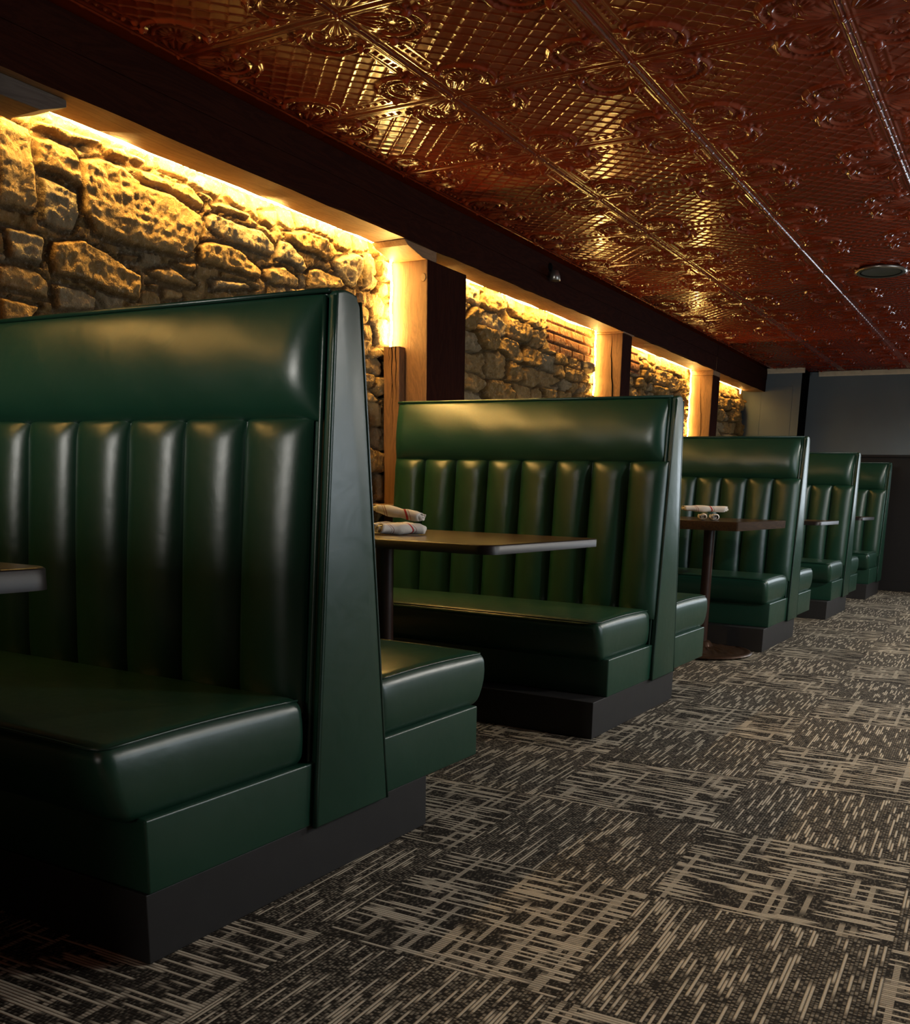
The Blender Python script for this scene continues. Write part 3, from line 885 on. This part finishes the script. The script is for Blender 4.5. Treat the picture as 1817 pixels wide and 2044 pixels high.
# unseen downlights added right of the aisle to light carpet and booths
for k_, (lx, ly, pw, lb_) in enumerate(DOWN):
    t = empty('fill_downlight', (lx, ly, CEIL), lb_, 'fill_downlight', 'added downlights out of view')
    obj('trim_ring', lathe(bmesh.new(), [(0.070, -0.004), (0.095, -0.008), (0.102, -0.014), (0.092, -0.020), (0.074, -0.014)], 36), M['metal'], t, True)
    l = D.lights.new('lamp', 'SPOT'); l.energy = pw; l.color = DOWN_COL; l.spot_size = math.radians(168); l.spot_blend = 0.25; l.shadow_soft_size = 0.07
    o = D.objects.new('lamp', l); COL.objects.link(o); o.location = (0, 0, -0.03); o.parent = t

# ------------------------------------------------------------------ booths
XA, XB = -3.07, -1.52          # wall end, aisle end of every booth
Z_TOP = 1.460
def core_half(z):               # half thickness of the divider at height z
    return 0.145 + (0.040 - 0.145) * (z - 0.155) / (1.455 - 0.155)

def channel_panel(n, xe0, xe1, side):
    """row of n stuffed vertical channels; side -1 faces the viewer"""
    z0, z1 = 0.44, 1.168
    sx = []
    per = 14
    bounds = [xe0 + (xe1 - xe0) * i / n for i in range(n + 1)]
    for i in range(n):
        for k in range(per):
            t = k / per
            t = 0.5 - 0.5 * math.cos(PI * t)
            sx.append((bounds[i] + (bounds[i + 1] - bounds[i]) * t, t, i))
    sx.append((bounds[-1], 1.0, n - 1))
    zs = [z0 + (z1 - z0) * (0.5 - 0.5 * math.cos(PI * i / 34)) for i in range(35)]
    P = np.zeros((len(sx), len(zs) + 2, 3))
    for a, (x, t, ch) in enumerate(sx):
        e = abs(2 * t - 1)
        b = max(0.0, 1 - e ** 2.4) ** 0.62
        for c, z in enumerate(zs):
            s = (z - z0) / (z1 - z0)
            base = core_half(z) + 0.004
            top = min(1.0, (z1 - z) / 0.055); top = (1 - (1 - top) ** 2) ** 0.5 if top < 1 else 1.0
            bot = min(1.0, (z - z0) / 0.10); bot = (1 - (1 - bot) ** 2) ** 0.5 if bot < 1 else 1.0
            full = 0.046 + 0.010 * math.sin(PI * s)
            wob = 1 + 0.05 * math.sin(ch * 2.7 + z * 6.0)
            o = base + full * b * wob * (0.25 + 0.75 * min(top, 1)) * (0.5 + 0.5 * bot)
            P[a, c + 1] = (x, side * o, z)
        P[a, 0] = (x, side * core_half(z0) * 0.9, z0 - 0.004)
        P[a, -1] = (x, side * core_half(z1) * 0.9, z1 + 0.002)
    return P

def rest_roll(xe0, xe1, side):
    z0, z1 = 1.158, 1.452
    nx, nz = 60, 26
    P = np.zeros((nx + 1, nz + 1, 3))
    for a in range(nx + 1):
        t = a / nx
        t = 0.5 - 0.5 * math.cos(PI * t)
        x = xe0 + (xe1 - xe0) * t
        d = min(x - xe0, xe1 - x)
        ef = min(1.0, d / 0.075); ef = (1 - (1 - ef) ** 2) ** 0.5
        for c in range(nz + 1):
            s = 0.5 - 0.5 * math.cos(PI * c / nz)
            z = z0 + (z1 - z0) * s
            prof = (math.sin(PI * min(1, s * 1.0)) ** 0.55) * (1.05 - 0.25 * s)
            wr = 0.0012 * math.sin(x * 23 + z * 17)
            o = core_half(z) + 0.003 + (0.062 * prof + wr * prof) * ef
            P[a, c] = (x, side * o, z + 0.006 * (1 - ef) * (0.5 - s))
    return P

def cushion(bm, side):
    def warp(p):
        x, y, z = p
        d = abs(y)
        s = (z - 0.312) / (0.492 - 0.312)
        fr = (d - 0.16) / (0.745 - 0.16)
        ux = (x - XA) / (-1.545 - XA)
        crown_ = 0.016 * math.sin(PI * min(max(fr, 0), 1)) * math.sin(PI * min(max(ux, 0), 1)) ** 0.35
        z2 = z + crown_ * max(0, s)
        # front face leans back towards its foot, the aisle end bulges a little
        if fr > 0.5: d2 = d - 0.045 * (1 - s) ** 1.5 * (fr - 0.5) * 2 + 0.012 * math.sin(PI * min(max(s, 0), 1)) * (fr - 0.5) * 2
        else: d2 = d
        x2 = x + 0.010 * math.sin(PI * min(max(s, 0), 1)) * max(0, (ux - 0.85) / 0.15)
        return (x2, side * d2, z2)
    y0, y1 = (0.15, 0.745)
    rbox(bm, XA, -1.552, y0, y1, 0.312, 0.490, 0.034, 26, 12, 4, warp)
    return bm

def cushion_welt(bm, side):
    pts = []
    for i in range(13):
        d = 0.17 + (0.715 - 0.17) * i / 12
        pts.append((-1.560, side * d, 0.484 + 0.006 * math.sin(PI * i / 12)))
    pts.append((-1.572, side * 0.735, 0.483)); pts.append((-1.60, side * 0.742, 0.483))
    for i in range(1, 20):
        pts.append((-1.60 - 1.44 * i / 19, side * 0.742, 0.484 + 0.004 * math.sin(PI * i / 19)))
    return tube(bm, pts, 0.0032, 6)

def booth(yc, label, channels, last=0.05, toe=(-0.67, 0.37), sides=(-1, 1), dx=0.0):
    t = empty('restaurant_booth', (dx, yc, 0), label, 'booth', 'green booths along the wall')
    V_ = M['vinyl']
    back = 1 in sides
    # divider core
    hb, ht = core_half(0.155), core_half(1.455)
    prof = [(-hb, 0.155), (hb, 0.155), (ht, 1.43), (ht - 0.012, 1.455), (-ht + 0.012, 1.455), (-ht, 1.43)]
    obj('divider', prism(bmesh.new(), prof, 'x', XA, -1.545, 0.004), V_, t)
    # upholstered end panel
    h2 = hb + 0.006; h3 = ht + 0.004
    prof = [(-h2, 0.150), (h2, 0.150), (h3, 1.435), (h3 - 0.016, 1.458), (h3 - 0.030, Z_TOP + 0.002), (-h3 + 0.030, Z_TOP + 0.004), (-h3, Z_TOP - 0.004)]
    o = auto_smooth(obj('end_panel', prism(bmesh.new(), prof, 'x', -1.548, XB, 0.007, 4), V_, t), 50)
    # piping: along the panel edges and the top
    bm = bmesh.new()
    for s in (-1, 1):
        pts = [(XB - 0.004, s * (h2 - (h2 - h3) * i / 12.0 + 0.002), 0.152 + (1.445 - 0.152) * i / 12.0) for i in range(13)]
        tube(bm, pts, 0.0055, 8)
        pts = [(XB - 0.032, s * (h2 - (h2 - h3) * i / 12.0 + 0.006), 0.158 + (1.445 - 0.158) * i / 12.0) for i in range(13)]
        tube(bm, pts, 0.0060, 8)
        tube(bm, [(XA, s * (h3 + 0.006), 1.455), (XB - 0.02, s * (h3 + 0.006), 1.457)], 0.0060, 8)
    obj('piping', bm, M['piping'], t, True)
    bm = rbox(bmesh.new(), XA, XB - 0.028, -ht - 0.002, ht + 0.002, 1.440, 1.464, 0.010, 8, 3, 1)
    obj('top_cap', bm, V_, t, True)
    for s in sides:
        P = channel_panel(channels, XA, XB - last, s)
        o = link('channelled_back', grid_mesh('channelled_back', P, faces_flip=(s > 0)), V_, t)
        P = rest_roll(XA, XB - 0.036, s)
        o = link('head_rest', grid_mesh('head_rest', P, faces_flip=(s > 0)), V_, t)
        c = obj('seat_cushion', cushion(bmesh.new(), s), V_, t, True)
        obj('welt', cushion_welt(bmesh.new(), s), M['piping'], c, True)
        y0, y1 = sorted((s * 0.12, s * 0.665))
        obj('seat_base', rbox(bmesh.new(), XA, -1.534, y0, y1, 0.157, 0.322, 0.006, 4, 4, 2), V_, t, True)
    obj('toe_kick', box(bmesh.new(), XA, -1.5385, toe[0], toe[1], 0.001, 0.158, 0.002), M['toe'], t)
    return t

booth(-0.50, 'unseen green vinyl booth nearest the viewer, added to shade the large near booth', 7)  # out of view, placed to keep low light off the next booth
booth(1.925, 'large green vinyl booth filling the near left, seven broad channels in its back', 7, 0.057, (-0.67, 0.375))
booth(4.345, 'green vinyl booth behind the table with two napkin rolls, warm light on its eight channels', 8, 0.012, (-0.80, 0.20))
booth(7.13, 'green vinyl booth behind the round floor base and thick-edged table', 8, 0.012, (-0.77, 0.16))
booth(9.36, 'small green vinyl booth, second from the far wall', 8, 0.012, (-0.80, 0.16))
booth(11.49, 'farthest green vinyl booth, one-sided against the end wall', 8, 0.012, (-0.75, 0.16), (-1,))

# ------------------------------------------------------------------ tables
def round_rect(x0, x1, y0, y1, r, n=6):
    pts = []
    for cx, cy, a0 in ((x1 - r, y1 - r, 0), (x0 + r, y1 - r, PI / 2), (x0 + r, y0 + r, PI), (x1 - r, y0 + r, 1.5 * PI)):
        for i in range(n + 1):
            a = a0 + PI / 2 * i / n
            pts.append((cx + r * math.cos(a), cy + r * math.sin(a)))
    return pts
def table(xc, yc, lx, ly, ztop, label, thick=0.032, r=0.05, poles=(0.0,), rz=0.0, edge=None):
    t = empty('booth_table', (xc, yc, 0), label, 'table', 'tables between the booths', rz)
    obj('table_top', prism(bmesh.new(), round_rect(-lx / 2 + 0.006, lx / 2 - 0.006, -ly / 2 + 0.006, ly / 2 - 0.006, r - 0.005), 'z', ztop - thick + 0.004, ztop, 0.0015), M['table'], t)
    # edge band
    bm = bmesh.new()
    outer = round_rect(-lx / 2, lx / 2, -ly / 2, ly / 2, r); n = len(outer)
    prof = [(0.0, -thick), (0.0, -0.004), (-0.004, -0.0002), (-0.010, -0.0002), (-0.010, -thick)]
    inner = lambda p, d: (p[0] * (1 + 2 * d / lx), p[1] * (1 + 2 * d / ly))
    rings = [[bm.verts.new((*inner(p, d), ztop + dz)) for p in outer] for d, dz in prof]
    for A, B in zip(rings, rings[1:] + rings[:1]):
        for k in range(n): bm.faces.new((A[k], A[(k + 1) % n], B[(k + 1) % n], B[k]))
    auto_smooth(obj('edge_band', bm, edge or M['edge_black'], t), 60)
    for px in poles:
        prof = [(0.0001, 0.02), (0.034, 0.02), (0.034, 0.60), (0.037, ztop - thick - 0.02), (0.11, ztop - thick - 0.014), (0.11, ztop - thick), (0.0001, ztop - thick)]
        auto_smooth(obj('column', lathe(bmesh.new(), prof, 28, px), M['pole'], t), 40)
        hf = lambda rr, a, z: (0.005 * abs(math.sin(a * 9)) + 0.003 * math.sin(a * 27 + rr * 60)) if 0.08 < rr < 0.27 and z > 0.01 else 0
        prof = [(0.0001, 0.001), (0.30, 0.001), (0.325, 0.004), (0.333, 0.014), (0.325, 0.024), (0.308, 0.027), (0.292, 0.022), (0.278, 0.020), (0.262, 0.026)]
        prof += [(0.24 - 0.02 * i, 0.027 + 0.0022 * i) for i in range(8)] + [(0.075, 0.050), (0.06, 0.075), (0.045, 0.085), (0.0001, 0.085)]
        auto_smooth(obj('floor_base', lathe(bmesh.new(), prof, 108, px, 0, hf), M['iron'], t), 50)
    return t
table(-2.50, 0.80, 1.45, 0.95, 0.825, 'dark-edged wooden table cut off by the left edge, before the nearest large booth', 0.046, 0.05)
table(-2.325, 3.16, 1.52, 0.90, 0.833, 'brown-topped table with a rounded dark edge between the two nearest booths', 0.032, 0.06)
table(-2.30, 6.10, 1.54, 1.20, 0.878, 'thick square-edged dark table with three napkin rolls and a round iron floor base', 0.052, 0.012, (0.42,), edge=M['edge_wood'])
table(-2.30, 8.42, 1.50, 0.85, 0.855, 'small dark table just past the third booth', 0.032, 0.05)
table(-2.30, 10.5, 1.50, 0.80, 0.875, 'farthest dark table between the last two booths', 0.032, 0.05)

# ------------------------------------------------------------------ rolled napkins
def napkin(loc, rz, L, R0, label, tilt=0.0, seed=0):
    rnd = random.Random(seed)
    turns = 3.1; nt = 64; nl = 16
    P = np.zeros((nl + 1, nt + 1, 3))
    for i in range(nl + 1):
        x = (i / nl - 0.5) * L
        sw = 1 + 0.07 * math.sin(i * 0.8 + seed * 1.7) + 0.03 * math.sin(i * 1.9 + seed) - 0.09 * math.cos(2 * PI * i / nl)
        for j in range(nt + 1):
            a = j / nt * turns * 2 * PI
            r = (0.22 + 0.78 * j / nt) * R0 * sw
            fl = 0.86 if True else 1
            P[i, j] = (x + 0.010 * math.sin(j * 0.22 + seed) * (i / nl - 0.5) * 2 * abs(i / nl - 0.5) * 2, r * math.cos(a) * (1.18 + 0.06 * math.sin(i * 0.5 + seed)), r * math.sin(a) * fl + 0.0015 * math.sin(a * 3 + i * 0.7))
    me = grid_mesh('rolled_napkin', P)
    o = link('rolled_napkin', me, M['napkin'])
    md = o.modifiers.new('cloth', 'SOLIDIFY'); md.thickness = 0.0022
    o.location = loc; o.rotation_euler = (0, tilt, rz)
    return tag(o, label, 'napkin', 'rolled napkins on the tables')
def on_table(p, ztop, R0, up=0.0): return (p[0], p[1], ztop + R0 * 0.93 + up)
ZT = 0.833; ZU = 0.878
napkin(on_table(N1A, ZT, 0.028), N1A[2], 0.19, 0.028, 'striped napkin roll showing its coiled end on the brown-topped table', 0, 1)
napkin(on_table(N1B, ZT, 0.028), N1B[2], 0.20, 0.028, 'striped napkin roll lying just behind its coiled-end neighbour on the brown-topped table', 0, 2)
napkin(on_table(N1C, ZT, 0.026, 0.060), N1C[2], 0.19, 0.026, 'napkin roll slanting down over the others beside the nearest end panel', 0.16, 6)
napkin(on_table(N2A, ZU, 0.024), N2A[2], 0.20, 0.024, 'lower napkin roll, left coiled end of the pair, on the thick-edged table', 0, 3)
napkin(on_table(N2B, ZU, 0.024), N2B[2], 0.20, 0.024, 'lower napkin roll, right coiled end of the pair, on the thick-edged table', 0, 4)
napkin(on_table(N2C, ZU, 0.024, 0.048), N2C[2], 0.26, 0.024, 'napkin roll with one broad red stripe resting on top of two others', 0, 5)

# ------------------------------------------------------------------ camera
W_, H_ = 1817.0, 2044.0
F_, CX_, CY_ = 1883.4, 1032.4, 1403.8
yaw, pitch, roll = 0.4919, -0.218, 0.0298
cy_, sy_, cp_, sp_ = math.cos(yaw), math.sin(yaw), math.cos(pitch), math.sin(pitch)
fv = Vector((-sy_ * cp_, cy_ * cp_, sp_)); rv = Vector((cy_, sy_, 0)); uv_ = rv.cross(fv)
r2 = rv * math.cos(roll) + uv_ * math.sin(roll); u2 = -rv * math.sin(roll) + uv_ * math.cos(roll)
cam = D.cameras.new('camera'); co = D.objects.new('camera', cam); COL.objects.link(co)
mm = Matrix.Identity(4)
for i in range(3):
    mm[i][0] = r2[i]; mm[i][1] = u2[i]; mm[i][2] = -fv[i]
mm[0][3], mm[1][3], mm[2][3] = 0, 0, 1.0
co.matrix_world = mm
cam.sensor_fit = 'HORIZONTAL'; cam.sensor_width = 36.0; cam.lens = 36.0 * F_ / W_
cam.shift_x = (W_ / 2 - CX_) / W_; cam.shift_y = (CY_ - H_ / 2) / W_
cam.clip_start = 0.02; cam.clip_end = 60
sc = bpy.context.scene
sc.camera = co
w = D.worlds.new('world'); sc.world = w; w.use_nodes = True
w.node_tree.nodes['Background'].inputs[0].default_value = (0.6, 0.75, 1.0, 1)
w.node_tree.nodes['Background'].inputs[1].default_value = 0.0
sc.view_settings.view_transform = 'Standard'; sc.view_settings.look = 'None'
sc.view_settings.gamma = 1.0; sc.view_settings.use_curve_mapping = False
sc.view_settings.exposure = EXPOSURE
sc.cycles.use_denoising = True
sc.cycles.max_bounces = 5; sc.cycles.diffuse_bounces = 2; sc.cycles.glossy_bounces = 3
sc.cycles.use_adaptive_sampling = True; sc.cycles.adaptive_threshold = 0.04
sc.cycles.sample_clamp_indirect = 4.0
